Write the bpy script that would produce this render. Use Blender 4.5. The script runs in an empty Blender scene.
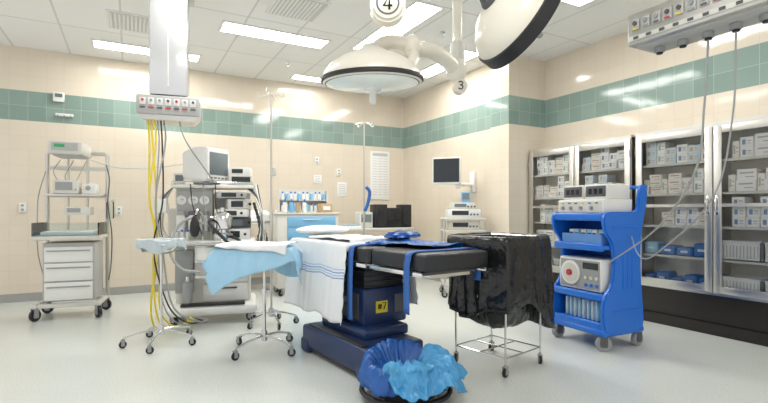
import bpy,bmesh,math,random
from mathutils import Vector as V, Matrix as M, noise
rnd=random.Random(4)
S=bpy.context.scene; COL=S.collection
R=math.radians
# ---------------------------------------------------------------- materials
def nt(name):
    m=bpy.data.materials.new(name); m.use_nodes=True
    n=m.node_tree; return m,n,n.nodes['Principled BSDF']
def mat(name,col,rough=.5,metal=0,var=.06,scale=12,bump=0,bscale=60,emit=0,coat=0,trans=0):
    m,n,p=nt(name)
    tc=n.nodes.new('ShaderNodeTexCoord'); no=n.nodes.new('ShaderNodeTexNoise'); no.inputs['Scale'].default_value=scale; no.inputs['Detail'].default_value=3
    n.links.new(tc.outputs['Object'],no.inputs['Vector'])
    mx=n.nodes.new('ShaderNodeMix'); mx.data_type='RGBA'
    c=[min(1,x*(1+var)) for x in col]; d=[x*(1-var) for x in col]
    mx.inputs[6].default_value=(*d,1); mx.inputs[7].default_value=(*c,1)
    n.links.new(no.outputs['Fac'],mx.inputs[0]); n.links.new(mx.outputs[2],p.inputs['Base Color'])
    p.inputs['Roughness'].default_value=rough; p.inputs['Metallic'].default_value=metal
    p.inputs['Coat Weight'].default_value=coat
    if emit: p.inputs['Emission Color'].default_value=(*col,1); p.inputs['Emission Strength'].default_value=emit
    if bump:
        n2=n.nodes.new('ShaderNodeTexNoise'); n2.inputs['Scale'].default_value=bscale; n.links.new(tc.outputs['Object'],n2.inputs['Vector'])
        b=n.nodes.new('ShaderNodeBump'); b.inputs['Strength'].default_value=bump; b.inputs['Distance'].default_value=.02
        n.links.new(n2.outputs['Fac'],b.inputs['Height']); n.links.new(b.outputs[0],p.inputs['Normal'])
    return m
def wallmat(name,axis):
    m,n,p=nt(name); N=n.nodes.new; L=n.links.new
    g=N('ShaderNodeNewGeometry'); s=N('ShaderNodeSeparateXYZ'); L(g.outputs['Position'],s.inputs[0])
    a=N('ShaderNodeMath'); a.operation='SUBTRACT'; L(s.outputs['Z'],a.inputs[0]); a.inputs[1].default_value=2.6-21.5
    h=N('ShaderNodeMath'); h.operation='ADD'; L(s.outputs[axis],h.inputs[0]); h.inputs[1].default_value=21.5
    c=N('ShaderNodeCombineXYZ'); L(h.outputs[0],c.inputs[0]); L(a.outputs[0],c.inputs[1])
    def brick(c1,c2,mo):
        b=N('ShaderNodeTexBrick'); b.offset=0; b.squash=1
        b.inputs['Scale'].default_value=1; b.inputs['Brick Width'].default_value=.215; b.inputs['Row Height'].default_value=.215
        b.inputs['Mortar Size'].default_value=.003; b.inputs['Mortar Smooth'].default_value=.4
        b.inputs['Color1'].default_value=c1; b.inputs['Color2'].default_value=c2; b.inputs['Mortar'].default_value=mo
        L(c.outputs[0],b.inputs['Vector']); return b
    cr=brick((.71,.63,.515,1),(.73,.65,.535,1),(.655,.575,.47,1))
    gr=brick((.215,.305,.265,1),(.265,.36,.32,1),(.42,.49,.45,1))
    g1=N('ShaderNodeMath'); g1.operation='GREATER_THAN'; L(s.outputs['Z'],g1.inputs[0]); g1.inputs[1].default_value=2.6
    g2=N('ShaderNodeMath'); g2.operation='LESS_THAN'; L(s.outputs['Z'],g2.inputs[0]); g2.inputs[1].default_value=3.03
    g3=N('ShaderNodeMath'); g3.operation='MULTIPLY'; L(g1.outputs[0],g3.inputs[0]); L(g2.outputs[0],g3.inputs[1])
    mx=N('ShaderNodeMix'); mx.data_type='RGBA'; L(g3.outputs[0],mx.inputs[0]); L(cr.outputs['Color'],mx.inputs[6]); L(gr.outputs['Color'],mx.inputs[7])
    L(mx.outputs[2],p.inputs['Base Color']); p.inputs['Roughness'].default_value=.09
    bp=N('ShaderNodeBump'); bp.invert=True; bp.inputs['Strength'].default_value=.25; bp.inputs['Distance'].default_value=.01
    no=N('ShaderNodeTexNoise'); no.inputs['Scale'].default_value=3.5; L(g.outputs['Position'],no.inputs['Vector'])
    ad=N('ShaderNodeMath'); ad.operation='MULTIPLY_ADD'; L(no.outputs['Fac'],ad.inputs[0]); ad.inputs[1].default_value=.8; L(cr.outputs['Fac'],ad.inputs[2])
    L(ad.outputs[0],bp.inputs['Height']); L(bp.outputs[0],p.inputs['Normal'])
    return m
def floormat():
    m,n,p=nt('speckled_vinyl'); N=n.nodes.new; L=n.links.new
    g=N('ShaderNodeNewGeometry'); no=N('ShaderNodeTexNoise'); no.inputs['Scale'].default_value=90; no.inputs['Detail'].default_value=4; L(g.outputs['Position'],no.inputs['Vector'])
    r=N('ShaderNodeValToRGB'); r.color_ramp.elements[0].position=.35; r.color_ramp.elements[0].color=(.60,.635,.60,1); r.color_ramp.elements[1].position=.6; r.color_ramp.elements[1].color=(.72,.75,.715,1)
    L(no.outputs['Fac'],r.inputs[0])
    n2=N('ShaderNodeTexNoise'); n2.inputs['Scale'].default_value=1.3; L(g.outputs['Position'],n2.inputs['Vector'])
    mx=N('ShaderNodeMix'); mx.data_type='RGBA'; mx.blend_type='MULTIPLY'; mx.inputs[0].default_value=.06; L(r.outputs[0],mx.inputs[6]); L(n2.outputs['Fac'],mx.inputs[7])
    L(mx.outputs[2],p.inputs['Base Color']); p.inputs['Roughness'].default_value=.2; return m
def ceilmat():
    m,n,p=nt('ceiling_tile'); N=n.nodes.new; L=n.links.new
    g=N('ShaderNodeNewGeometry'); b=N('ShaderNodeTexBrick'); b.offset=0
    mp=N('ShaderNodeMapping'); mp.inputs['Location'].default_value=(20.5,20.1,0); L(g.outputs['Position'],mp.inputs[0]); L(mp.outputs[0],b.inputs['Vector'])
    b.inputs['Scale'].default_value=1; b.inputs['Brick Width'].default_value=.68; b.inputs['Row Height'].default_value=1.36; b.inputs['Mortar Size'].default_value=.012
    b.inputs['Color1'].default_value=(.84,.84,.825,1); b.inputs['Color2'].default_value=(.88,.875,.86,1); b.inputs['Mortar'].default_value=(.66,.66,.645,1)
    L(b.outputs['Color'],p.inputs['Base Color']); p.inputs['Roughness'].default_value=.6
    return m
def glassmat(name,tint=(.98,.985,.98),ior=1.32):
    m=bpy.data.materials.new(name); m.use_nodes=True; n=m.node_tree; n.nodes.clear(); N=n.nodes.new; L=n.links.new
    o=N('ShaderNodeOutputMaterial'); t=N('ShaderNodeBsdfTransparent'); t.inputs[0].default_value=(*tint,1); g=N('ShaderNodeBsdfGlossy'); g.inputs['Roughness'].default_value=.03
    fr=N('ShaderNodeFresnel'); fr.inputs[0].default_value=ior; mx=N('ShaderNodeMixShader'); L(fr.outputs[0],mx.inputs[0]); L(t.outputs[0],mx.inputs[1]); L(g.outputs[0],mx.inputs[2]); L(mx.outputs[0],o.inputs[0]); return m
def emis(name,col,st):
    m=bpy.data.materials.new(name); m.use_nodes=True; n=m.node_tree; n.nodes.clear()
    o=n.nodes.new('ShaderNodeOutputMaterial'); e=n.nodes.new('ShaderNodeEmission'); e.inputs[0].default_value=(*col,1); e.inputs[1].default_value=st; n.links.new(e.outputs[0],o.inputs[0]); return m
def stripemat():
    m,n,p=nt('striped_flannel'); N=n.nodes.new; L=n.links.new
    uv=N('ShaderNodeUVMap'); s=N('ShaderNodeSeparateXYZ'); L(uv.outputs[0],s.inputs[0])
    r=N('ShaderNodeValToRGB'); r.color_ramp.interpolation='CONSTANT'; e=r.color_ramp.elements
    W=(.80,.82,.84,1); Bl=(.22,.34,.62,1); Lb=(.45,.58,.78,1)
    pts=[(0,W),(.38,Bl),(.392,W),(.405,Lb),(.42,W),(.43,Bl),(.442,W),(.46,Lb),(.47,W)]
    e[0].color=W; e[1].position=.38; e[1].color=Bl
    for q,c in pts[2:]:
        k=e.new(q); k.color=c
    L(s.outputs['X'],r.inputs[0]); L(r.outputs[0],p.inputs['Base Color']); p.inputs['Roughness'].default_value=.9; return m

CREAM=mat('cream_enamel',(.80,.76,.66),.28,coat=.3,var=.02); WHITE=mat('white_plastic',(.80,.80,.77),.35,var=.03); OFFW=mat('offwhite_plastic',(.66,.65,.60),.4,var=.04)
STEEL=mat('brushed_steel',(.66,.65,.62),.28,1,bump=.05,bscale=200); CHROME=mat('chrome',(.72,.72,.72),.15,1,var=.02)
STEELD=mat('satin_steel_panel',(.64,.625,.59),.34,1); GREY=mat('grey_plastic',(.32,.33,.33),.45); DGREY=mat('dark_grey_plastic',(.09,.09,.1),.4); MGREY=mat('mid_grey_plastic',(.45,.45,.44),.4)
BLACK=mat('black_rubber',(.018,.018,.02),.5); BVINYL=mat('black_vinyl',(.012,.013,.017),.38,bump=.1,bscale=30); BLUE=mat('bright_blue_plastic',(.012,.16,.66),.3,var=.08,scale=3)
NAVY=mat('navy_plastic',(.012,.030,.10),.35); LBLUE=mat('light_blue_cloth',(.36,.60,.78),.8,bump=.2,bscale=18); MBLUE=mat('blue_plastic_film',(.012,.10,.38),.26,bump=.6,bscale=26,var=.25,scale=8)
CYAN=mat('cyan_plastic_film',(.07,.32,.60),.26,bump=.6,bscale=26,var=.35,scale=8); BAG=mat('black_plastic_film',(.010,.011,.012),.2,bump=.5,bscale=16)
YEL=mat('yellow_rubber',(.78,.62,.03),.45); GREEN=mat('green_plastic',(.05,.35,.15),.4); RED=mat('red_plastic',(.5,.04,.04),.4)
SCR=mat('dark_screen',(.02,.025,.03),.12); SCRG=mat('grey_screen',(.16,.19,.2),.2); PAPER=mat('paper',(.82,.82,.8),.8,var=.02); TAN=mat('tan_card',(.5,.36,.2),.7)
LINEN=mat('white_linen',(.80,.81,.82),.9,bump=.2,bscale=16); SKYB=mat('pale_blue_enamel',(.20,.46,.70),.4); CLEAR=glassmat('clear_acrylic',(.88,.93,.93),1.4); GLASS=glassmat('cabinet_glass')
INT=mat('cabinet_interior',(.70,.66,.58),.5); SHELFM=mat('shelf_enamel',(.68,.66,.61),.4); KICK=mat('dark_brown_plinth',(.018,.014,.012),.35)
STRIPE=stripemat(); LENS=emis('fluorescent_diffuser',(1,.985,.95),25)
LAMPG=mat('frosted_lamp_glass',(.62,.66,.62),.12,emit=.25)
# ---------------------------------------------------------------- geometry builder
def crom(pts,n=8):
    if len(pts)<3: return [V(p) for p in pts]
    P=[V(p) for p in pts]; P=[P[0]*2-P[1]]+P+[P[-1]*2-P[-2]]; out=[]
    for i in range(1,len(P)-2):
        a,b,c,d=P[i-1:i+3]
        for k in range(n):
            t=k/n; out.append(.5*((2*b)+(c-a)*t+(2*a-5*b+4*c-d)*t*t+(3*b-a-3*c+d)*t**3))
    out.append(P[-2]); return out
def closedcurve(poly,n=4):
    P=[V((x,z)) for x,z in poly]; N_=len(P); out=[]
    for i in range(N_):
        a,b,c,d=P[i-1],P[i],P[(i+1)%N_],P[(i+2)%N_]
        for k in range(n):
            t=k/n; q=.5*((2*b)+(c-a)*t+(2*a-5*b+4*c-d)*t*t+(3*b-a-3*c+d)*t**3); out.append((q.x,q.y))
    return out
def rid(x,y,z):
    return (1-2*abs(noise.noise(V((x,y,z)))))-.55
class B:
    def __init__(s): s.bm=bmesh.new()
    def add(s,t,mtx,m):
        for f in t.faces: f.material_index=m
        t.transform(mtx); me=bpy.data.meshes.new('tmp'); t.to_mesh(me); t.free(); s.bm.from_mesh(me); bpy.data.meshes.remove(me); return s
    def box(s,c,d,m=0,bev=0,rot=None,seg=2):
        t=bmesh.new(); bmesh.ops.create_cube(t,size=1); t.transform(M.Diagonal((*d,1)))
        if bev: bmesh.ops.bevel(t,geom=t.edges[:],offset=min(bev,min(d)*.45),segments=seg,affect='EDGES',profile=.5)
        mt=M.Translation(V(c))
        if rot: mt=mt@M.Rotation(rot[2],4,'Z')@M.Rotation(rot[1],4,'Y')@M.Rotation(rot[0],4,'X')
        return s.add(t,mt,m)
    def cyl(s,a,b,r,m=0,r2=None,seg=16,bev=0):
        a=V(a);b=V(b);d=b-a; t=bmesh.new(); bmesh.ops.create_cone(t,cap_ends=True,segments=seg,radius1=r,radius2=r if r2 is None else r2,depth=d.length)
        if bev: bmesh.ops.bevel(t,geom=[e for e in t.edges if len(e.link_faces)==2 and any(len(f.verts)>4 for f in e.link_faces)],offset=bev,segments=2,affect='EDGES')
        return s.add(t,M.Translation((a+b)/2)@d.to_track_quat('Z','Y').to_matrix().to_4x4(),m)
    def tube(s,pts,r,m=0,seg=8,n=8,sm=True):
        P=crom(pts,n) if sm else [V(p) for p in pts]; t=bmesh.new(); rings=[]; up=V((.13,.27,.95)).normalized()
        for i,p in enumerate(P):
            d=(P[min(i+1,len(P)-1)]-P[max(i-1,0)]).normalized(); x=up-d*up.dot(d)
            if x.length<1e-3: x=V((1,0,0))-d*d.x
            x.normalize(); up=x; y=d.cross(x)
            rr=r(i/(len(P)-1)) if callable(r) else r
            rings.append([t.verts.new(p+(x*math.cos(2*math.pi*k/seg)+y*math.sin(2*math.pi*k/seg))*rr) for k in range(seg)])
        for a,b in zip(rings,rings[1:]):
            for k in range(seg): t.faces.new((a[k],a[(k+1)%seg],b[(k+1)%seg],b[k]))
        t.faces.new(rings[0][::-1]); t.faces.new(rings[-1]); return s.add(t,M(),m)
    def lathe(s,prof,mtx=None,m=0,seg=32,f=None):
        t=bmesh.new(); rings=[]
        for r,z in prof:
            if r<1e-5: rings.append([t.verts.new((0,0,z))])
            else:
                ring=[]
                for k in range(seg):
                    a=2*math.pi*k/seg; p=V((r*math.cos(a),r*math.sin(a),z))
                    if f: p=f(p,a)
                    ring.append(t.verts.new(p))
                rings.append(ring)
        for a,b in zip(rings,rings[1:]):
            for k in range(seg):
                if len(a)==1 and len(b)==1: continue
                if len(a)==1: t.faces.new((a[0],b[k],b[(k+1)%seg]))
                elif len(b)==1: t.faces.new((a[k],a[(k+1)%seg],b[0]))
                else: t.faces.new((a[k],a[(k+1)%seg],b[(k+1)%seg],b[k]))
        return s.add(t,mtx or M(),m)
    def ball(s,c,r,m=0,sc=(1,1,1),seg=16):
        t=bmesh.new(); bmesh.ops.create_uvsphere(t,u_segments=seg,v_segments=seg//2+2,radius=r); return s.add(t,M.Translation(V(c))@M.Diagonal((*sc,1)),m)
    def prism(s,poly,w,c=(0,0,0),m=0,bev=0,axis='y'):
        t=bmesh.new(); a=[t.verts.new((x,-w/2,z)) for x,z in poly]; b=[t.verts.new((x,w/2,z)) for x,z in poly]; n=len(poly)
        t.faces.new(a); t.faces.new(b[::-1])
        for i in range(n): t.faces.new((a[i],b[i],b[(i+1)%n],a[(i+1)%n]))
        bmesh.ops.recalc_face_normals(t,faces=t.faces[:])
        if bev: bmesh.ops.bevel(t,geom=[e for e in t.edges if any(len(f.verts)>4 for f in e.link_faces)] if n>30 else t.edges[:],offset=bev,segments=2,affect='EDGES')
        mt=M.Translation(V(c))
        if axis=='x': mt=mt@M.Rotation(R(90),4,'Z')
        return s.add(t,mt,m)
    def grid(s,fn,nu,nv,m=0,uvf=None):
        uv=s.bm.loops.layers.uv.verify(); g=[[s.bm.verts.new(fn(i/nu,j/nv)) for j in range(nv+1)] for i in range(nu+1)]
        for i in range(nu):
            for j in range(nv):
                f=s.bm.faces.new((g[i][j],g[i+1][j],g[i+1][j+1],g[i][j+1])); f.material_index=m
                if uvf:
                    for l,(a,b) in zip(f.loops,((i,j),(i+1,j),(i+1,j+1),(i,j+1))): l[uv].uv=uvf(a/nu,b/nv)
        return s
def mk(b,name,mats,parent=None,loc=(0,0,0),rz=0,label=None,cat=None,group=None,kind=None,solid=0,recalc=True,sharp=.6):
    if recalc: bmesh.ops.recalc_face_normals(b.bm,faces=b.bm.faces[:])
    for f in b.bm.faces: f.smooth=True
    for e in b.bm.edges:
        if len(e.link_faces)==2 and e.calc_face_angle(0)>sharp: e.smooth=False
    me=bpy.data.meshes.new(name); b.bm.to_mesh(me); b.bm.free()
    for x in (mats if isinstance(mats,(list,tuple)) else [mats]): me.materials.append(x)
    o=bpy.data.objects.new(name,me); COL.objects.link(o); o.location=loc; o.rotation_euler=(0,0,rz)
    if parent: o.parent=parent
    for k,v in (('label',label),('category',cat),('group',group),('kind',kind)):
        if v: o[k]=v
    if solid:
        md=o.modifiers.new('thickness','SOLIDIFY'); md.thickness=solid
    return o
def root(name,label,cat,loc,rz=0,group=None):
    o=bpy.data.objects.new(name,None); o.empty_display_size=.1; COL.objects.link(o); o.location=loc; o.rotation_euler=(0,0,rz)
    o['label']=label; o['category']=cat
    if group: o['group']=group
    return o
def meshdup(o,loc,rz=None,label=None):
    c=o.copy(); COL.objects.link(c); c.location=loc
    if rz is not None: c.rotation_euler=(0,0,rz)
    if label: c['label']=label
    return c
GL={'3':[[(-.28,.38),(-.1,.5),(.15,.48),(.27,.3),(.15,.08),(-.05,.03),(.18,-.04),(.3,-.25),(.15,-.47),(-.12,-.5),(-.3,-.36)]],
    '4':[[(.12,-.5),(.12,.5),(-.32,-.2),(.34,-.2)]],'7':[[(-.28,.48),(.3,.48),(-.08,-.5)]],
    '#':[[(-.12,.4),(-.2,-.4)],[(.2,.4),(.12,-.4)],[(-.32,.14),(.34,.14)],[(-.34,-.14),(.32,-.14)]]}
def glyph(s,size,loc,rot,parent,m,name='number_mark',wt=.075):
    b=B(); 
    for i,ch in enumerate(s):
        ox=(i-(len(s)-1)/2)*.8
        for pl in GL[ch]:
            b.tube([((x+ox)*size,y*size,0) for x,y in pl],wt*size,0,6,5,sm=(ch=='3'))
    o=mk(b,name,m,parent,loc); o.rotation_euler=rot; return o
_cas={}
def casters(parent,pos,r=.045,h=.12,mm=None):
    for p in pos:
        k=(r,h)
        if k not in _cas:
            b=B(); b.cyl((0,-.3*r,r),(0,.3*r,r),r,0,seg=24,bev=.004); b.cyl((0,-.33*r,r),(0,.33*r,r),r*.5,1,seg=12)
            for s in(-1,1): b.box((0,s*.42*r,r*1.35),(r*.9,.005,r*1.5),1)
            b.box((0,0,r*2.1+.004),(r*1.1,.95*r,.008),1)
            b.cyl((0,0,r*2.1),(0,0,max(h,r*2.1+.01)),.009,1,seg=10)
            o=mk(b,'caster',mm or [BLACK,GREY],parent); _cas[k]=o
        else:
            o=_cas[k].copy(); COL.objects.link(o); o.parent=parent
        o.location=(p[0],p[1],0); o.rotation_euler=(0,0,rnd.uniform(-1,1))
def starbase(parent,n,rad,z,m,r=.035,off=0,h=.09):
    b=B(); pos=[]
    for k in range(n):
        a=off+2*math.pi*k/n; x,y=math.cos(a),math.sin(a); pos.append((x*rad,y*rad))
        b.tube([(x*.02,y*.02,z+.04),(x*rad*.5,y*rad*.5,z+.03),(x*rad,y*rad,h)],lambda t:.016-.006*t,0,seg=8,n=4)
    b.cyl((0,0,z-.01),(0,0,z+.09),.03,0,bev=.006)
    mk(b,'base',m,parent); casters(parent,pos,r,h)
def cloth(b,w,l,L,Rr,F,K,z,res=.03,amp=.012,seed=0,flare=.12,rag=.15,m=0,wr=.004,phi=0,fall=.97):
    X0,X1,Y0,Y1=-w/2-L,w/2+Rr,-l/2-F,l/2+K; nu=max(4,int((X1-X0)/res)); nv=max(4,int((Y1-Y0)/res)); cp,sp=math.cos(phi),math.sin(phi)
    def fn(u,v):
        x=X0+(X1-X0)*u; y=Y0+(Y1-Y0)*v; x,y=x*cp-y*sp,x*sp+y*cp; sx=1 if x>0 else -1; sy=1 if y>0 else -1
        ox=max(0,abs(x)-w/2); oy=max(0,abs(y)-l/2)
        ox*=1+rag*noise.noise(V((y*4,seed,3))); oy*=1+rag*noise.noise(V((x*4,seed,9)))
        drop=max(ox,oy)+.25*min(ox,oy); k=min(1,drop/.15)
        px=min(abs(x),w/2)*sx; py=min(abs(y),l/2)*sy
        wx=amp*(math.sin(y*31+seed)+.7*math.sin(y*17+2*seed))*k; wy=amp*(math.sin(x*29+seed)+.7*math.sin(x*15+seed))*k
        if ox>0: px+=sx*(.008+flare*ox+abs(wx) + (.35*min(ox,oy)))
        if oy>0: py+=sy*(.008+flare*oy+abs(wy)+ (.35*min(ox,oy)))
        nz=wr*(noise.noise(V((x*9,y*9,seed)))+1+.6*rid(x*6,y*6,seed))
        return V((px,py,z-drop*fall+nz))
    b.grid(fn,nu,nv,m,lambda u,v:((X1-X0)*u,(Y1-Y0)*v)); return b
# ---------------------------------------------------------------- room
def struct(name,c,d,m,bev=0):
    b=B(); b.box((0,0,0),d,0,bev); return mk(b,name,m,None,c,kind='structure')
WB=wallmat('tiled_wall_lengthwise','X'); WS=wallmat('tiled_wall_sidewise','Y')
struct('floor',(1.5,3.4,-.05),(9.2,10.2,.1),floormat())
struct('ceiling',(1.5,3.4,3.70),(9.2,10.2,.1),ceilmat())
struct('wall_back',(1.1,8.45,1.825),(8.4,.2,3.65),WB)
struct('wall_side',(5.37,6.975,1.825),(.7,2.75,3.65),WS)
b=B(); b.box((5.435,5.4,1.825),(.97,.4,3.65))
for f in b.bm.faces:
    f.material_index=1 if abs(f.normal.y)>.5 else 0
mk(b,'wall_column',[WS,WB],kind='structure')
struct('wall_right',(5.8,1.85,1.825),(.2,6.7,3.65),WS)
BB=mat('grey_vinyl_base',(.36,.36,.34),.5)
struct('baseboard_back',(1.1,8.342,.06),(7.9,.016,.12),BB)
struct('baseboard_side',(5.012,6.97,.06),(.016,2.7,.12),BB)
def troffer(x0,x1,y0,y1,label):
    cx,cy=(x0+x1)/2,(y0+y1)/2; w,l=x1-x0,y1-y0
    r=root('ceiling_light',label,'ceiling light',(cx,cy,3.65),0,'recessed ceiling lights')
    b=B(); t=.03
    b.box((0,-l/2-t/2,-.008),(w+2*t,t,.016)); b.box((0,l/2+t/2,-.008),(w+2*t,t,.016)); b.box((-w/2-t/2,0,-.008),(t,l,.016)); b.box((w/2+t/2,0,-.008),(t,l,.016))
    mk(b,'light_frame',WHITE,r); b=B(); b.box((0,0,-.006),(w,l,.01)); mk(b,'light_diffuser',LENS,r)
T1='long white fluorescent ceiling light over the back of the room'
troffer(-.44,.92,7.5,7.8,T1); troffer(1.03,2.4,6.0,6.32,'long glowing fluorescent ceiling light panel'); troffer(2.5,3.2,7.75,7.98,'short fluorescent ceiling light near the tiled wall')
troffer(2.82,3.16,4.4,6.1,'long fluorescent ceiling light panel above the table'); troffer(4.28,4.58,5.4,6.8,'fluorescent ceiling light along the side wall')
troffer(.3,.62,4.1,5.35,'fluorescent ceiling light beside the supply column'); troffer(4.2,4.5,2.2,3.6,'fluorescent ceiling light above the cabinets'); troffer(.2,1.5,1.0,1.4,'fluorescent ceiling light panel')
LG=mat('vent_shadow_grey',(.62,.62,.60),.5)
def vent(x,y,w,l):
    b=B(); b.box((0,0,-.006),(w,l,.012)); b.box((0,0,-.014),(w-.06,l-.06,.006),1)
    n=int((w-.08)/.045)
    for i in range(n): b.box((-w/2+.05+i*.045,0,-.02),(.02,l-.07,.01),0,rot=(0,.5,0))
    mk(b,'air_vent',[WHITE,LG],None,(x,y,3.65),label='white slatted air vent set in the ceiling',cat='vent',group='ceiling air vents')
vent(.05,6.6,.6,.6); vent(3.7,7.2,.6,.6); vent(1.7,5.2,.6,.6); vent(4.1,4.3,.6,.6)
for x,y in ((2.2,7.2),(3.6,5.0)):
    b=B(); b.cyl((0,0,-.012),(0,0,0),.035); b.cyl((0,0,-.05),(0,0,-.01),.01); b.cyl((0,0,-.055),(0,0,-.05),.022); mk(b,'sprinkler_head',CHROME,None,(x,y,3.65),label='small chrome sprinkler head under the ceiling',cat='sprinkler',group='sprinklers')
def wallbox(name,label,cat,c,d,mats,extra=None,group=None):
    b=B(); b.box((0,0,0),d,0,.006)
    if extra: extra(b)
    return mk(b,name,mats,None,c,label=label,cat=cat,group=group)
def outl(b):
    for z in (-.03,.03): b.box((0,-.012,z),(.03,.006,.03),1)
for x,z in ((-1.35,1.35),(-.15,1.3),(2.35,1.25),(3.55,2.05),(3.1,2.25)):
    wallbox('wall_outlet','small white electrical outlet plate on the tiles','outlet',(x,8.338,z),(.09,.018,.14),[WHITE,GREY],outl,'wall outlets')
wallbox('wall_control_box','small white control box on the green tile band','control box',(-.92,8.325,2.98),(.14,.05,.14),[WHITE,SCRG],lambda b:b.box((0,-.028,.02),(.09,.01,.05),1))
wallbox('wall_bracket','white hook bracket fixed on the wall','bracket',(-.85,8.325,2.72),(.22,.05,.04),[WHITE,GREY],lambda b:[b.box((x,-.04,-.02),(.015,.05,.015),1) for x in(-.08,0,.08)])
wallbox('notice_sheet','white paper notice taped on the tiles','notice',(3.62,8.345,1.72),(.2,.010,.28),[PAPER,GREY],lambda b:[b.box((0,-.0055,.09-i*.035),(.15,.002,.008),1) for i in range(6)])
wallbox('notice_sheet','small white notice on the tiles','notice',(3.12,8.345,1.9),(.16,.010,.16),[PAPER,GREY],lambda b:[b.box((0,-.0055,.05-i*.03),(.11,.002,.007),1) for i in range(4)])
def board(b):
    b.box((0,-.012,.42),(.34,.004,.06),1)
    for i in range(15):
        for j in range(3): b.box((-.12+j*.12,-.012,.34-i*.052),(.095,.003,.008),1)
wallbox('wall_chart','tall white framed schedule chart on the tiled wall','chart',(4.45,8.335,2.02),(.44,.022,.98),[PAPER,mat('faint_print',(.5,.52,.52),.7)],board)

# ---------------------------------------------------------------- steel glass cabinets
SH=[.46,.80,1.14,1.50,1.84]
def cabinet(yc,W,lab):
    r=root('supply_cabinet',lab,'cabinet',(5.35,yc,0)); z0,z1,D=.42,2.2,.345
    b=B(); t=.02
    b.box((D-t/2,0,(z0+z1)/2),(t,W,z1-z0)); 
    for s in(-1,1): b.box((D/2,s*(W/2-t/2),(z0+z1)/2),(D,t,z1-z0))
    b.box((D/2,0,z1+.0),(D+.02,W,.05)); b.box((D/2,0,z0+.02),(D,W,.04)); b.box((D/2,0,(z0+z1)/2),(D-.02,.03,z1-z0-.02))
    mk(b,'cabinet_body',STEEL,r)
    b=B(); b.box((D-.03,0,(z0+z1)/2),(.004,W-.05,z1-z0-.06)); mk(b,'back_panel',INT,r)
    b=B(); b.box((D/2+.02,0,.21),(D-.04,W,.42)); b.box((.012,0,.06),(.012,W,.12)); mk(b,'plinth',KICK,r,label='dark plinth')
    for z in SH[1:]:
        b=B(); b.box((D/2,0,z-.008),(D-.06,W-.05,.012)); b.box((.035,0,z-.014),(.012,W-.05,.026)); mk(b,'shelf',SHELFM,r)
    for s in(-1,1):
        dw=W/2-.012; yc2=s*W/4; b=B(); f=.075; zc=(z0+z1)/2+.005; hh=z1-z0-.05
        for q in(-1,1):
            b.box((-.012,yc2+q*(dw/2-f/2),zc),(.024,f,hh),0,.003); b.box((-.012,yc2,zc+q*(hh/2-f/2)),(.024,dw-2*f,f),0,.003)
        b.box((-.012,yc2,1.36),(.022,dw-2*f,.035),0)
        d=mk(b,'cabinet_door',STEELD,r,label='steel-framed glass door')
        b=B(); b.box((-.010,yc2,zc),(.004,dw-2*f+.01,hh-2*f+.01)); mk(b,'glass_pane',GLASS,d)
        b=B(); yh=yc2-s*(dw/2-f/2)
        b.box((-.03,yh,1.36),(.012,.034,.20),0,.004); b.tube([(-.03,yh,1.43),(-.065,yh,1.41),(-.065,yh,1.31),(-.03,yh,1.29)],.008,0); mk(b,'door_handle',CHROME,d)
        for z in(.62,2.0):
            b=B(); b.cyl((-.028,yc2+s*(dw/2-.002),z-.04),(-.028,yc2+s*(dw/2-.002),z+.04),.008); mk(b,'hinge',CHROME,d)
cabinet(4.35,1.64,'stainless steel supply cabinet with glass doors beside the column')
cabinet(2.62,1.70,'stainless steel glass-door cabinet behind the blue cart')
bodies=[mat('carton_white',(.88,.87,.85),.6),mat('carton_cream',(.84,.80,.73),.6),mat('carton_pale_blue',(.66,.74,.80),.6),mat('carton_grey',(.70,.70,.68),.6),mat('carton_tan',(.74,.68,.58),.6)]
bands=[mat('band_blue',(.20,.30,.50),.5),mat('band_red',(.5,.22,.18),.5),mat('band_green',(.30,.45,.38),.5),mat('band_grey',(.45,.45,.47),.5),mat('band_orange',(.65,.45,.25),.5)]
P=[]
for i,(w,h) in enumerate(((.115,.1),(.14,.075),(.09,.13),(.17,.11),(.125,.09),(.1,.06),(.06,.17),(.2,.15))):
    b=B(); b.box((0,0,h/2),(.18,w,h),0,.003)
    if i%2: b.box((-.0905,0,h*.66),(.002,w*.7,h*.14),1); b.box((-.0905,-w*.15,h*.3),(.002,w*.45,h*.08),2)
    else: b.box((-.0905,w*.2,h*.5),(.002,w*.25,h*.5),1); b.box((-.0905,-w*.2,h*.6),(.002,w*.3,h*.1),2); b.box((-.0905,-w*.2,h*.35),(.002,w*.3,h*.06),2)
    P.append((mk(b,'supply_carton',[bodies[(0,1,0,0,2,3,1,4)[i]],bands[(0,1,2,3,4,1,3,3)[i]],bands[3]],None,(5.5,9,9),label=('small printed cardboard supply carton on a cabinet shelf','small cream printed carton on a cabinet shelf')[i%2],cat='box',group='supply cartons in the glass cabinets'),w,h))
first={}
def place(k,x,y,z):
    o,w,h=P[k]
    if k not in first: first[k]=1; o.location=(x,y,z); return
    meshdup(o,(x,y,z))
def fillcartons(ya,yb,z,H,ks,dens=1):
    y=ya
    while True:
        k=rnd.choice(ks); w,h=P[k][1],P[k][2]
        if y+w>yb: break
        if rnd.random()<dens:
            zz=z; n=rnd.choice((2,2,3,3))
            while zz+h<z+H and n>0: place(k,5.49+rnd.uniform(-.015,.015),y+w/2,zz); zz+=h+.0005; n-=1
        y+=w+.006
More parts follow.
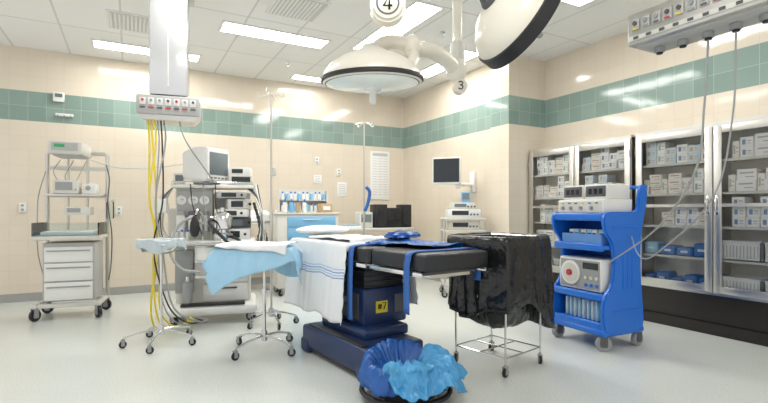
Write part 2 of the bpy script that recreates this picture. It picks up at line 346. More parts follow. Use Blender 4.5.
def bin_(x,y,z,w,h,m,name='storage_bin',lab='white plastic storage basket on a cabinet shelf'):
    b=B(); d=.26
    b.box((0,0,.005),(d,w,.01)); 
    for s in(-1,1): b.box((s*(d/2-.003),0,h/2),(.006,w,h)); b.box((0,s*(w/2-.003),h/2),(d,.006,h))
    b.box((-d/2-.004,0,h-.01),(.016,w+.01,.014),0,.003)
    n=int(w/.03)
    for i in range(n): b.box((-d/2-.002,-w/2+.02+i*.03,h*.45),(.004,.006,h*.6),1)
    return mk(b,name,[m,MGREY],None,(x,y,z),label=lab,cat='bin',group='storage bins in the glass cabinets')
PKB=mat('wrapped_pack_blue',(.08,.22,.55),.6)
def packs(ya,yb,z,m,lab,n=6):
    for i in range(n):
        y=ya+(yb-ya)*(i+.5)/n; b=B(); hh=rnd.uniform(.08,.15)
        b.box((0,0,hh/2),(.2,(yb-ya)/n*.93,hh),0,.025,seg=3); b.box((-.101,0,hh/2),(.003,(yb-ya)/n*.4,.025),1)
        mk(b,'wrapped_pack',[m,PAPER],None,(5.50,y,z),rnd.uniform(-.03,.03),label=lab,cat='pack',group='wrapped packs in the glass cabinets')
bays=[(4.40,5.13),(3.58,4.32),(2.66,3.42),(1.82,2.58)]
for bi,(a,c) in enumerate(bays):
    for si,z in enumerate(SH):
        zz=z+(.0 if si else .002)
        if bi<2:
            if si==0: bin_(5.51,(a+c)/2-.18,zz,.33,.16,WHITE); bin_(5.51,(a+c)/2+.18,zz,.33,.16,WHITE)
            elif si==1: fillcartons(a,c,zz,.30,[3,7,1],.95)
            else: fillcartons(a,c,zz,.31,[0,1,2,3,4,5,6],1)
        elif bi==2:
            if si==0: packs(a,c,zz,PKB,'folded blue wrapped sterile pack on the bottom shelf',5)
            elif si==1: packs(a+.02,c-.2,zz,PKB,'blue wrapped sterile pack on a cabinet shelf',3); packs(c-.19,c,zz,LBLUE,'pale blue wrapped sterile pack on a cabinet shelf',1)
            elif si==2: fillcartons(a,c-.05,zz,.22,[1,5,0],.8)
            elif si==3: fillcartons(a,c,zz,.29,[2,6,1,6],1)
            else: fillcartons(a,c,zz,.30,[4,0,5,2],1)
        else:
            if si==0: bin_(5.50,a+.19,zz,.36,.17,WHITE); bin_(5.50,a+.57,zz,.34,.17,WHITE)
            elif si==1: bin_(5.50,a+.19,zz,.36,.2,WHITE); bin_(5.50,a+.57,zz,.34,.2,WHITE)
            elif si==2: fillcartons(a,c,zz,.31,[3,2,3,0],1)
            elif si==3: fillcartons(a,c,zz,.31,[3,2,0,7,6],1)
            else: fillcartons(a,c,zz,.30,[0,3,4,6],1)

# ---------------------------------------------------------------- operating table
TX,TY,TR=1.96,3.84,R(7.2)
def tw(x,y,z=0): return (TX+x*math.cos(TR)-y*math.sin(TR),TY+x*math.sin(TR)+y*math.cos(TR),z)
t=root('operating_table','black padded operating table on a navy blue pedestal','operating table',(TX,TY,0),TR)
b=B(); b.box((-.21,-.12,.15),(.58,1.08,.20),0,.03,seg=3); b.box((-.21,-.12,.06),(.54,1.02,.06),1)
b.box((-.12,-.05,.285),(.46,.74,.09),0,.025,seg=3); b.box((-.44,-.12,.254),(.07,.9,.014),1,.004)
mk(b,'pedestal_base',[NAVY,BLACK],t,label='navy blue block floor base')
for x in(-.44,.02):
    for y in(-.60,.36):
        b=B(); b.box((x,y,.065),(.14,.16,.13),0,.03,seg=3); mk(b,'foot',NAVY,t)
b=B(); b.box((-.04,-.02,.48),(.46,.54,.32),0,.025); b.box((-.04,-.02,.71),(.42,.48,.18),1,.02); b.box((-.04,-.02,.80),(.38,.44,.1),0,.02)
for i in range(4): b.box((-.04,-.02,.65+i*.045),(.44,.50,.012),1,.004)
mk(b,'lift_column',[NAVY,BVINYL],t)
b=B(); b.box((-.273,-.02,.48),(.008,.38,.22),0,.003); b.box((-.279,.06,.52),(.006,.16,.05),1); mk(b,'control_panel',[DGREY,GREY],t)
b=B(); b.box((-.09,-.293,.475),(.12,.006,.10)); mk(b,'warning_label',YEL,t,label='yellow number label')
glyph('#7',.058,(-.09,-.298,.48),(R(90),0,0),t,BLACK,'label_mark',.09)
b=B(); b.box((.10,-.292,.49),(.10,.006,.16),0,.002); mk(b,'vent_grille',DGREY,t)
b=B(); b.box((0,0,.835),(.4,2.1,.04),0); 
for y in(-1.0,-.5,-.3,.1,.6,1.0): b.box((0,y,.855),(.58,.05,.03),0)
b.box((0,-.75,.855),(.54,.62,.03),1); b.box((0,.3,.855),(.54,.7,.03),1)
mk(b,'table_frame',[STEEL,DGREY],t)
for s in(-1,1):
    for ya,yb in((-1.1,-.46),(-.4,.66)):
        b=B(); b.box((s*.325,(ya+yb)/2,.85),(.01,yb-ya,.03),0,.002)
        for y in(ya+.08,yb-.08): b.cyl((s*.28,y,.85),(s*.322,y,.85),.009)
        mk(b,'side_rail',CHROME,t)
for ya,yb,h in((-1.14,-.46,.135),(-.44,-.06,.135),(-.04,.7,.135),(.72,1.12,.12)):
    b=B(); b.box((0,(ya+yb)/2,.865+h/2),(.64,yb-ya,h),0,.03,seg=3); mk(b,'mattress_section',BVINYL,t)
def band(name,y,pts,w,m,skew=0):
    P=crom(pts,6); b=B()
    def fn(u,v):
        i=min(len(P)-1,int(round(u*(len(P)-1)))); p=P[i]; return V((p.x,y+skew*u+(v-.5)*w,p.z))
    b.grid(fn,len(P)-1,2); return mk(b,name,m,t,solid=.005,label='blue fabric strap')
STR=mat('blue_strap',(.03,.13,.42),.6)
band('strap',-1.0,[(.34,0,.75),(.345,0,.93),(.30,0,1.008),(0,0,1.010),(-.30,0,1.008),(-.345,0,.95),(-.35,0,.85),(-.345,0,.56)],.065,STR,.05)
band('strap',-.20,[(.34,0,.8),(.345,0,.93),(.30,0,1.008),(0,0,1.011),(-.30,0,1.008),(-.345,0,.95),(-.355,0,.8),(-.36,0,.5),(-.355,0,.38)],.08,STR)
b=B(); b.box((.37,-.95,.85),(.05,.06,.07),0,.01); b.cyl((.4,-.95,.84),(.4,-.95,.6),.008,0); mk(b,'rail_clamp',STEEL,t)
b=B(); cloth(b,.675,1.12,.70,.62,.07,.02,1.014,res=.025,amp=.011,seed=1.3,flare=.08,rag=.07,wr=.006)
mk(b,'blanket',STRIPE,None,tw(0,.44),TR,label='white flannel blanket with blue stripes draped over the table',cat='blanket',solid=.004,recalc=False)
b=B(); cloth(b,.56,.72,.0,.16,.10,.02,1.036,res=.025,amp=.01,seed=4,flare=.09,rag=.1,wr=.014,phi=.08)
mk(b,'folded_sheet',LINEN,None,tw(.0,.34),TR,label='plain white sheet folded over the striped blanket',cat='sheet',solid=.004,recalc=False)
b=B(); b.ball((0,0,.055),1,0,(.25,.17,.055),24)
for v in b.bm.verts:
    x,y=v.co.x/.25,v.co.y/.17; k=1+.28*abs(x*y)**.5*1.3; v.co.x*=k; v.co.y*=k
mk(b,'pillow',LINEN,None,tw(-.02,.90,1.04),TR,label='flat white pillow at the head of the table',cat='pillow')
b=B(); cloth(b,.42,.80,.0,.12,.0,.0,1.016,res=.015,amp=.02,seed=7,wr=.018,rag=.5,phi=.10)
mk(b,'blue_wrap_sheet',MBLUE,None,tw(.10,-.46),TR+.08,label='crumpled dark blue wrap sheet lying on the black mattress',cat='sheet',solid=.003,recalc=False)
b=B(); b.lathe([(0,0),(.10,.0),(.15,.012),(.14,.035),(.11,.055),(.06,.065),(0,.07)],None,0,64,lambda p,a:V((p.x*1.25,p.y*.8,p.z))*(1+.22*rid(math.cos(a)*2.4,math.sin(a)*2.4,p.z*20)+.08*noise.noise(V((math.cos(a)*7,math.sin(a)*7,p.z*30)))))
mk(b,'blue_wrap_bundle',MBLUE,None,tw(.27,-.12,1.045),TR,label='loose bundle of dark blue wrap beside the blanket',cat='wrap')

# ---------------------------------------------------------------- draped instrument stand
MR=R(-24); MX,MY=1.10,4.35
m_=root('instrument_stand','chrome instrument stand with a raised tray and castors','instrument stand',(MX,MY,0),MR)
b=B(); b.cyl((0,0,.1),(0,0,.55),.018); b.cyl((0,0,.5),(0,0,.93),.012); b.cyl((0,0,.53),(0,0,.58),.026,bev=.004); b.ball((.04,0,.555),.018); mk(b,'pole',CHROME,m_)
starbase(m_,4,.34,.10,CHROME,.036,off=.942)
b=B(); b.box((-.06,0,.935),(.64,.42,.012),0,.004)
for s in(-1,1): b.box((-.06,s*.21,.945),(.64,.01,.025)); b.box((-.06+s*.32,0,.945),(.01,.42,.025))
mk(b,'tray',STEEL,m_)
mo=lambda x,y,z=0:(MX+x*math.cos(MR)-y*math.sin(MR),MY+x*math.sin(MR)+y*math.cos(MR),z)
b=B(); cloth(b,.66,.44,.16,.20,.22,.2,.965,res=.02,amp=.018,seed=2.2,flare=.22,rag=.3,phi=R(20),fall=.95)
mk(b,'surgical_drape',LBLUE,None,mo(-.07,0),MR,label='light blue surgical drape hanging over the instrument stand tray',cat='drape',solid=.003,recalc=False)
b=B(); cloth(b,.68,.46,-.02,-.02,.05,-.02,.985,res=.02,amp=.012,seed=5.1,flare=.2,rag=.5,wr=.016,phi=R(-8))
mk(b,'white_towel',LINEN,None,mo(-.05,.0),MR,label='white towel spread on top of the blue drape',cat='towel',solid=.003,recalc=False)

# ---------------------------------------------------------------- ring stand with basin
s_=root('basin_stand','thin chrome ring stand on five castors','basin stand',(.27,5.05,0),.4)
starbase(s_,5,.33,.10,CHROME,.034,off=.2)
b=B(); b.cyl((0,0,.1),(0,0,.90),.012); b.tube([(.2*math.cos(a),.2*math.sin(a)-.0,.98) for a in [i*math.pi/12 for i in range(25)]],.008,0,sm=False)
for a in (0,2.1,4.2): b.tube([(0,0,.88),(.12*math.cos(a),.12*math.sin(a),.9),(.2*math.cos(a),.2*math.sin(a),.98)],.008,0)
mk(b,'pole',CHROME,s_)
b=B(); b.lathe([(0,-.08),(.08,-.08),(.14,-.03),(.17,.02),(.185,.025),(.205,.02),(.215,-.01),(.22,-.05)],None,0,64,lambda p,a:V((p.x*(1+.04*math.sin(9*a)+.03*math.sin(17*a)*(p.length>.2)),p.y*(1+.04*math.sin(9*a)+.03*math.sin(17*a)*(p.length>.2)),p.z+(.012*math.sin(5*a)-.05*max(0,math.sin(3*a+1))*(p.z<.0))*(p.length>.19))))
mk(b,'draped_basin',[mat('bluish_grey_liner',(.50,.57,.60),.35,bump=.4,bscale=20)],None,(.27,5.05,1.0),label='basin covered with crumpled bluish grey plastic on the ring stand',cat='basin')

# ---------------------------------------------------------------- IV poles
def ivpole(x,y,h,lab,hk):
    r=root('iv_pole',lab,'iv pole',(x,y,0),rnd.uniform(0,1))
    starbase(r,5,.28,.1,CHROME,.034)
    b=B(); b.cyl((0,0,.1),(0,0,1.25),.014); b.cyl((0,0,1.2),(0,0,h),.011); b.cyl((0,0,1.21),(0,0,1.29),.021,bev=.004); mk(b,'pole',STEELD,r)
    for k in range(hk):
        a=2*math.pi*k/hk; c,s=math.cos(a),math.sin(a)
        b=B(); b.tube([(0,0,h-.03),(c*.08,s*.08,h-.035),(c*.13,s*.13,h-.06),(c*.155,s*.155,h-.035),(c*.15,s*.15,h+.01)],.006,0); mk(b,'hook',STEELD,r)
    return r
v=ivpole(1.42,5.3,2.66,'tall thin chrome drip pole with curled hooks',4)
b=B(); b.box((.0,-.03,1.75),(.035,.05,.09),0,.008); b.cyl((-.05,-.03,1.75),(.05,-.03,1.75),.008,0); mk(b,'pole_clamp',STEEL,v)
v=ivpole(2.75,5.6,2.5,'chrome drip pole standing behind the operating table',4)
b=B(); b.tube([(.0,-.05,1.62),(.05,-.06,1.55),(.02,-.06,1.40),(-.02,-.05,1.3)],.022,0); mk(b,'hanging_strap',STR,v,label='blue strap')

# ---------------------------------------------------------------- hamper + bag
HX,HY,HR=2.77,3.04,R(12)
h=root('hamper_stand','chrome wire hamper stand on small castors','hamper stand',(HX,HY,0),HR)
b=B(); q=.25
def rectube(b,z,q,r): b.tube([(-q,-q,z),(q,-q,z),(q,q,z),(-q,q,z),(-q,-q,z)],r,0,sm=False)
rectube(b,1.08,.26,.009); rectube(b,.14,.25,.008)
for x in(-q,q):
    for y in(-q,q): b.cyl((x,y,.1),(x*1.04,y*1.04,1.08),.009)
b.cyl((-q,0,.14),(q,0,.14),.007); b.cyl((0,-q,.14),(0,q,.14),.007)
mk(b,'wire_frame',CHROME,h); casters(h,[(-q,-q),(q,-q),(q,q),(-q,q)],.036,.1)
b=B()
def bagf(p,a):
    z=p.z; c,s=math.cos(a),math.sin(a); k=1/max(abs(c),abs(s))**.78; x,y=p.x*k,p.y*k
    rad=V((p.x,p.y)).length; outer=rad>.30
    dn=max(0,min(1,(1.06-z)/.5))
    aa=a+.35*dn*math.sin(2*a+1)
    pl=(.016*math.sin(5*aa+1.2)+.008*math.sin(13*aa+2*dn)+.055*rid(math.cos(aa)*2.2,math.sin(aa)*2.2,z*1.6)+.03*rid(math.cos(aa)*5,math.sin(aa)*5,z*4+3)+.02*noise.noise(V((c*5,s*5,z*3))))
    g=.35+1.2*dn; x*=1+pl*g; y*=1+pl*g
    if outer and z<1.08:
        t=max(0,math.cos(a-R(-28)))**2
        dz=1.08-z; x+=.20*t*dz; z-=dz*(.32*t+.10*math.sin(2*a+2)+.05*math.sin(5*a))
    return V((x,y,z+.014*noise.noise(V((c*2,s*2,z*2+8)))))
b.lathe([(0,.36),(.13,.33),(.20,.38),(.235,.50),(.25,.75),(.26,.95),(.27,1.03),(.285,1.08),(.305,1.10),(.325,1.09),(.333,1.05)]+[(.335-.010*i/12,1.05-.046*i) for i in range(1,13)],None,0,240,bagf)
mk(b,'garbage_bag',BAG,None,(HX,HY,0),HR,label='large glossy black plastic bag hung in the wire hamper stand',cat='garbage bag',solid=.002,recalc=False,sharp=1.5)

# ---------------------------------------------------------------- kick bucket with blue liners
KX,KY=1.70,2.80
k=root('kick_bucket','low black wheeled floor bucket in front of the table','bucket',(KX,KY,0))
b=B(); b.lathe([(0,.05),(.2,.05),(.26,.10),(.285,.17),(.295,.17),(.27,.09),(.22,.035),(0,.035)],None,0,48); mk(b,'bucket_bowl',BVINYL,k)
b=B(); b.tube([(.31*math.cos(i*math.pi/16),.31*math.sin(i*math.pi/16),.06) for i in range(33)],.018,0,sm=False); mk(b,'bumper_ring',BLACK,k)
casters(k,[(.22*math.cos(a),.22*math.sin(a)) for a in(.3,1.87,3.44,5.0)],.018,.05)
def linf(p,a):
    c,s=math.cos(a),math.sin(a); rad=V((p.x,p.y)).length
    n=.02*math.sin(7*a+1.5*math.sin(2*a))+.07*rid(c*2.6+7,s*2.6,p.z*4)+.05*rid(c*6+7,s*6,p.z*12)
    kk=1+n*(1 if rad>.1 else .3); lift=(.05*noise.noise(V((c*1.5+2,s*1.5,4)))+.03*rid(c*5,s*5,1)+.07*max(0,s))*(p.z/.3)
    return V((p.x*kk,p.y*kk,max(.03,p.z+lift)))
b=B(); b.lathe([(0,.10),(.06,.12),(.12,.13),(.16,.16),(.19,.20),(.215,.235),(.24,.26),(.26,.265),(.28,.25),(.297,.22),(.308,.19),(.318,.16),(.323,.12)],None,0,220,linf)
mk(b,'blue_liner',MBLUE,None,(KX,KY,0),label='dark blue plastic liner crumpled over the floor bucket',cat='liner',solid=.002,recalc=False,sharp=1.5)
b=B()
def cyf(u,v):
    a=R(-158+180*u); edge=min(1,6*u,6*(1-u))
    if v<.5: rr=.10+.17*v/.5; z=.20+.08*math.sin(v/.5*1.6)
    elif v<.62: q=(v-.5)/.12; rr=.27+.04*math.sin(q*1.57); z=.28-.015*q
    else: q=(v-.62)/.38; rr=.31+.07*q*edge; z=.265-(.15+.04*math.sin(5*a))*q*(.4+.6*edge)
    c,s=math.cos(a),math.sin(a)
    fo=.02*math.sin(9*a+1.5*math.sin(3*a))+.09*rid(c*2.8,s*2.8,v*2)+.055*rid(c*7,s*7,v*5)+.02*noise.noise(V((c*14,s*14,v*10)))
    rr*=1+fo*(.3+v); return V((rr*c,rr*s,max(.04,z+.02+.05*noise.noise(V((c*2,s*2,v*2)))+.035*rid(c*5,s*5,v*4))))
b.grid(cyf,190,52); mk(b,'cyan_liner',CYAN,None,(KX+.02,KY-.02,0),label='light blue plastic sheet spilling over the floor bucket',cat='liner',solid=.002,recalc=False,sharp=1.5)

# ---------------------------------------------------------------- blue equipment cart
CX,CY,CR,CS=4.10,3.08,R(-4),1.03
def cw(x,y,z): return (CX+CS*(x*math.cos(CR)-y*math.sin(CR)),CY+CS*(x*math.sin(CR)+y*math.cos(CR)),z*CS)
def sc(o): o.scale=(CS,CS,CS); return o
c=sc(root('equipment_cart','bright blue moulded plastic equipment cart on grey castors','cart',(CX,CY,0),CR))
outer=[(-.22,.17),(0,.165),(.20,.17),(.25,.24),(.235,.45),(.21,.75),(.22,1.05),(.27,1.25),(.30,1.40),(.28,1.49),(.22,1.50),(.19,1.40),(.17,1.28),(.08,1.255),(-.14,1.255),(-.24,1.24),(-.27,1.17),(-.24,1.06),(-.17,.97),(-.14,.8),(-.17,.60),(-.25,.50),(-.28,.38),(-.27,.24)]
prof=closedcurve(outer,4)
for s in(-1,1):
    b=B(); b.prism(prof,.04,(0,s*.30,0),0,.008)
    for xx in(-.03,.03,.09): b.box((xx,s*.322,.72),(.014,.008,.34),0,.003)
    b.box((.0,s*.322,.36),(.34,.008,.02),0,.003); b.box((.0,s*.322,1.12),(.34,.008,.02),0,.003)
    mk(b,'side_panel',BLUE,c)
for z,tk in((.24,.05),(.50,.04),(.95,.04),(1.23,.045)):
    b=B(); b.box((-.02,0,z-tk/2),(.42,.57,tk),0,.006); b.box((-.24,0,z-tk/2),(.045,.57,tk+.03),0,.018,seg=3); mk(b,'shelf',BLUE,c)
b=B(); b.box((.17,0,.7),(.015,.57,1.0)); mk(b,'back_panel',BLUE,c)
b=B(); b.box((0,0,.165),(.54,.64,.07),0,.03,seg=3); mk(b,'base',BLUE,c)
casters(c,[(-.22,-.27),(.22,-.27),(.22,.27),(-.22,.27)],.068,.16,[GREY,DGREY])
b=B(); b.tube([(.25,-.29,1.45),(.32,-.29,1.49),(.32,.29,1.49),(.25,.29,1.45)],.016,0,sm=False); mk(b,'push_handle',BLUE,c)
g=sc(root('electrosurgical_unit','cream electrosurgical unit with two dark displays on the cart','medical device',cw(-.03,0,1.231),CR))
b=B(); b.box((0,0,.075),(.38,.54,.13),0,.012); b.box((-.192,0,.07),(.006,.5,.10),1)
for x in(-.15,.15):
    for y in(-.2,.2): b.cyl((x,y,0),(x,y,.012),.015,2)
mk(b,'housing',[WHITE,OFFW,BLACK],g)
for y in(-.14,-.02,.1,.2):
    b=B(); b.cyl((-.193,y,.06),(-.212,y,.06),.018,0,bev=.003); mk(b,'knob',GREY,g)
for i in range(6):
    b=B(); b.box((-.197,-.2+i*.08,.105),(.004,.03,.012)); mk(b,'button',(DGREY,BLUE,YEL)[i%3],g)
for s in(-1,1):
    b=B(); b.box((0.02,s*.135,.21),(.3,.25,.14),0,.012); mk(b,'display_housing',WHITE,g)
    b=B(); b.box((-.134,s*.135,.215),(.006,.22,.10),0,.002); mk(b,'display',DGREY,g)
    for i in range(3):
        b=B(); b.box((-.139,s*.135-.06+i*.06,.215),(.003,.035,.05)); mk(b,'display_window',SCR,g)
b=B(); b.box((0,0,.008),(.34,.46,.012))
for s in(-1,1): b.box((s*.17,0,.05),(.01,.46,.09)); b.box((0,s*.23,.05),(.34,.01,.09))
sc(mk(b,'supply_tray',mat('blue_tray',(.12,.3,.62),.4),None,cw(-.03,0,.951),CR,label='open blue plastic tray on the middle cart shelf',cat='tray'))
for i in range(6):
    b=B(); b.box((0,0,.06),(.12,.055,.12),0,.006); b.box((-.061,0,.075),(.002,.04,.03),1)
    sc(mk(b,'accessory_pack',[PAPER if i%2 else LBLUE,STR],None,cw(-.09,-.18+i*.07,.967),CR+rnd.uniform(-.2,.2),label='small packaged accessory in the blue tray',cat='pack',group='accessories in the cart tray'))
g=sc(root('gas_generator_unit','white surgical console with a large round dial on the cart','medical device',cw(-.04,.0,.501),CR))
b=B(); b.box((0,0,.165),(.36,.5,.3),0,.015); b.box((-.182,0,.165),(.006,.46,.26),1)
for x in(-.14,.14):
    for y in(-.18,.18): b.cyl((x,y,0),(x,y,.018),.015,2)
mk(b,'housing',[WHITE,GREY,BLACK],g)
b=B(); b.cyl((-.184,.10,.17),(-.2,.10,.17),.115,0,seg=32,bev=.004); b.cyl((-.2,.10,.17),(-.205,.10,.17),.09,1,seg=32); b.cyl((-.2,.10,.17),(-.225,.10,.17),.03,2,seg=20,bev=.004); mk(b,'round_dial',[WHITE,OFFW,RED],g)
b=B(); b.box((-.187,-.13,.25),(.005,.17,.06)); mk(b,'display',SCR,g)
for i in range(3):
    for j in range(2):
        b=B(); b.cyl((-.184,-.20+i*.06,.07+j*.07),(-.198,-.20+i*.06,.07+j*.07),.016,0,bev=.002); mk(b,'knob',(BLUE,OFFW)[j],g)
PW=mat('pouch_white',(.6,.68,.74),.4)
for i in range(9):
    b=B(); b.box((0,0,.09),(.26,.022,.18),0,.006); sc(mk(b,'cable_pouch',[LBLUE if i%2 else PW],None,cw(-.06,-.22+i*.052,.243),CR+rnd.uniform(-.04,.04),label='pale blue sterile pouch standing on the bottom cart shelf',cat='pouch',group='pouches on the bottom cart shelf'))

# ---------------------------------------------------------------- anaesthesia machine
A=root('anaesthesia_machine','grey and white anaesthesia machine with monitor and black hoses','anaesthesia machine',(.90,6.02,0),R(-12))
b=B(); b.box((.02,-.02,.16),(.98,.78,.12),0,.045,seg=3); b.box((.02,-.34,.225),(.7,.14,.02),1,.005); mk(b,'base',[WHITE,BLACK],A); casters(A,[(-.40,-.33),(.44,-.33),(.44,.30),(-.40,.30)],.06,.15)
b=B(); b.box((.02,.04,.56),(.84,.52,.70),0,.04,seg=3); b.box((-.30,-.24,.60),(.20,.06,.50),1,.01); mk(b,'lower_cabinet',[OFFW,GREY],A)
for i in range(3):
    b=B(); b.box((.15,-.225,.34+i*.215),(.50,.03,.195),0,.01); d=mk(b,'drawer',(WHITE,WHITE,MGREY)[i],A); b=B(); b.box((.15,-.245,.39+i*.215),(.26,.02,.02),0,.005); mk(b,'drawer_handle',DGREY,d)
b=B(); b.cyl((-.26,-.33,.24),(-.26,-.33,.50),.055,0,bev=.02); b.cyl((-.26,-.33,.50),(-.26,-.33,.55),.02,1); mk(b,'gas_cylinder',[GREY,CHROME],A)
b=B(); b.box((.02,-.08,.93),(.96,.70,.055),0,.02,seg=3); b.tube([(-.44,-.41,.93),(-.44,-.47,.93),(.46,-.47,.93),(.46,-.41,.93)],.014,1,sm=False); mk(b,'work_surface',[WHITE,CHROME],A)
b=B(); b.box((-.22,.16,1.26),(.42,.34,.64),0,.03,seg=3); b.box((.22,.24,1.24),(.44,.18,.58),1,.01); b.box((-.22,-.015,1.30),(.38,.014,.50),1,.004); b.box((-.47,.14,1.18),(.10,.24,.30),0,.02); mk(b,'upper_housing',[OFFW,MGREY],A)
for i,(x,y,z,w_,h_,rz_,mm,scn) in enumerate(((.25,-.06,1.02,.36,.13,.0,WHITE,SCR),(.28,-.02,1.16,.30,.12,.12,DGREY,SCRG),(.22,-.08,1.275,.38,.09,-.08,WHITE,SCR),(.29,-.03,1.385,.28,.12,.15,OFFW,SCR),(.22,-.06,1.495,.34,.08,-.05,MGREY,SCR))):
    b=B(); b.box((0,0,0),(w_,.24,h_),0,.008); b.box((-.03,-.123,0),(w_*.5,.008,h_*.6),1); b.cyl((.12,-.12,0),(.12,-.14,0),.016,2); o=mk(b,'device_module',[mm,scn,BLACK],A,(x,y,z),rz_)
for i,mm in enumerate((MGREY,mat('muted_purple',(.18,.12,.25),.4),GREY)):
    b=B(); x=-.36+i*.13; b.cyl((x,-.07,1.10),(x,-.07,1.25),.052,0,bev=.01); b.cyl((x,-.07,1.25),(x,-.07,1.30),.048,1,bev=.008); b.box((x,-.10,1.08),(.08,.08,.04),0,.004); mk(b,'vaporizer',[WHITE,mm],A)
for i in range(3):
    b=B(); x=-.36+i*.13; b.cyl((x,-.01,1.43),(x,-.04,1.43),.055,0,seg=24,bev=.003); b.cyl((x,-.039,1.43),(x,-.043,1.43),.046,1,seg=24); b.box((x+.01,-.045,1.435),(.03,.003,.004),2); mk(b,'pressure_gauge',[CHROME,PAPER,BLACK],A)
b=B(); b.box((0,.12,1.595),(.94,.50,.04),0,.012); b.tube([(-.46,-.1,1.59),(-.46,-.1,1.65),(.46,-.1,1.65),(.46,-.1,1.59)],.008,1,sm=False); mk(b,'top_shelf',[WHITE,CHROME],A)
mo_=root('patient_monitor','boxy white patient monitor turned sideways on the anaesthesia machine','monitor',(.82,6.06,1.617),R(38))
b=B(); b.prism([(-.20,.04),(-.20,.44),(.0,.45),(.19,.39),(.19,.08),(.02,.04)],.40,(0,0,0),0,.018,'x'); b.box((0,-.01,.02),(.22,.22,.04),1,.008); mk(b,'monitor_housing',[WHITE,GREY],mo_)
b=B(); b.box((0,-.203,.25),(.30,.008,.27),0,.003); mk(b,'screen',SCRG,mo_)
for i in range(5):
    b=B(); b.box((-.12+i*.06,-.204,.08),(.035,.01,.014)); mk(b,'monitor_button',DGREY,mo_)
b=B(); b.box((0,0,.06),(.28,.28,.12),0,.01); b.box((0,-.142,.07),(.22,.006,.07),1); mk(b,'gas_analyser',[OFFW,SCR],None,(1.23,6.02,1.617),R(-12),label='small grey gas analyser box beside the patient monitor',cat='medical device')
b=B(); b.box((0,0,.05),(.24,.22,.10),0,.01); b.box((-.03,-.112,.055),(.13,.006,.05),1); mk(b,'pulse_meter',[WHITE,SCR],None,(1.23,6.01,1.738),R(-20),label='white pulse meter stacked on the gas analyser',cat='medical device')
b=B(); b.box((0,0,.07),(.13,.2,.14),0,.01); b.box((0,-.102,.08),(.09,.006,.07),1); mk(b,'syringe_pump',[WHITE,SCRG],None,(.53,6.20,1.617),R(-5),label='small white syringe pump beside the monitor',cat='medical device')
b=B(); b.lathe([(0,0),(.11,0),(.115,.02),(.115,.07),(.08,.09),(.08,.12),(.11,.14),(.11,.26),(.085,.31),(.03,.33),(.03,.38),(0,.385)],M.Translation((.12,-.30,.96)),0,32); b.cyl((.12,-.28,1.06),(.12,-.10,1.06),.03,0); b.cyl((.12,-.28,1.20),(-.02,-.30,1.22),.022,0); mk(b,'breathing_unit',CHROME,A,label='chrome breathing unit')
b=B(); b.cyl((-.08,-.35,.74),(-.08,-.35,.89),.10,0,bev=.008); b.cyl((-.08,-.35,.57),(-.08,-.35,.72),.10,1,bev=.008); b.cyl((-.08,-.35,.54),(-.08,-.35,.57),.11,2,bev=.005); b.cyl((-.08,-.35,.715),(-.08,-.35,.745),.11,2); b.cyl((-.08,-.35,.89),(-.08,-.35,.905),.11,2); mk(b,'absorber_canister',[PAPER,MGREY,STEEL],A)
def hose(name,pts,r,m,par,ridge=False,lab=None):
    b=B()
    b.tube(pts,(lambda t:r*(1+.18*math.sin(t*len(pts)*30))) if ridge else r,0,8,14 if ridge else 8); return mk(b,name,m,par,label=lab)
hose('breathing_hose',[(.0,-.32,1.2),(.0,-.50,1.15),(.22,-.54,.9),(.45,-.48,.62),(.57,-.3,.8),(.54,-.1,1.15),(.48,.05,1.4)],.018,BLACK,A,True)
hose('breathing_hose',[(.22,-.36,1.0),(.32,-.5,.95),(.40,-.54,.75),(.55,-.46,.66),(.62,-.25,.95),(.52,.0,1.25)],.018,BLACK,A,True)
hose('breathing_hose',[(-.1,-.30,1.15),(-.22,-.45,1.22),(-.36,-.46,1.1),(-.42,-.48,.85),(-.30,-.50,.66),(-.1,-.52,.62)],.016,MGREY,A,True)
for i in range(11):
    hose('cable',[(.32+.02*i,.0,1.63),(.50+.01*i,-.12-.03*(i%5),1.5-.04*i),(.55+.02*(i%4),-.2,1.22-.05*i),(.52+.02*(i%4),-.4-.02*(i%3),.99-.03*i),(.52,-.1,.8+.02*i)],.006,(BLACK,DGREY,GREY,MGREY,WHITE)[i%5],A)
for i in range(4):
    hose('cable',[(-.43,.0+.03*i,1.63),(-.52-.02*i,-.1,1.4),(-.54,-.16-.02*i,1.1-.05*i),(-.42+.04*i,-.38,.97)],.006,(GREY,MGREY,BLACK)[i%3],A)
for i in range(3):
    hose('cable',[(-.25+.14*i,-.13,1.62),(-.22+.13*i,-.2-.02*i,1.38),(-.15+.12*i,-.24,1.15),(-.1+.12*i,-.2,.97)],.006,(BLACK,GREY)[i%2],A)
b=B(); b.tube([(-.50,.05,.95),(-.52,.05,1.35),(-.54,-.15,1.5),(-.54,-.3,1.42)],.012,0); b.box((-.54,-.32,1.36),(.12,.08,.16),1,.01); mk(b,'side_arm',[STEEL,WHITE],A)
b=B(); b.tube([(-.10,-.25,.95),(-.10,-.25,1.2),(-.14,-.36,1.32),(-.16,-.46,1.25)],.014,0); b.lathe([(0,0),(.035,.02),(.055,.08),(.045,.17),(.02,.24),(0,.25)],M.Translation((-.17,-.47,1.0)),1,20); mk(b,'breathing_bag_arm',[CHROME,BLACK],A)
for i in range(3):
    b=B(); b.cyl((0,0,0),(0,0,.1),.02,0,bev=.004); b.cyl((0,0,.1),(0,0,.125),.012,1); mk(b,'medicine_bottle',[WHITE,BLUE],None,(.47+i*.06,5.88-.015*i,.959),label='small white medicine bottle on the anaesthesia work surface',cat='bottle',group='bottles on the anaesthesia machine')

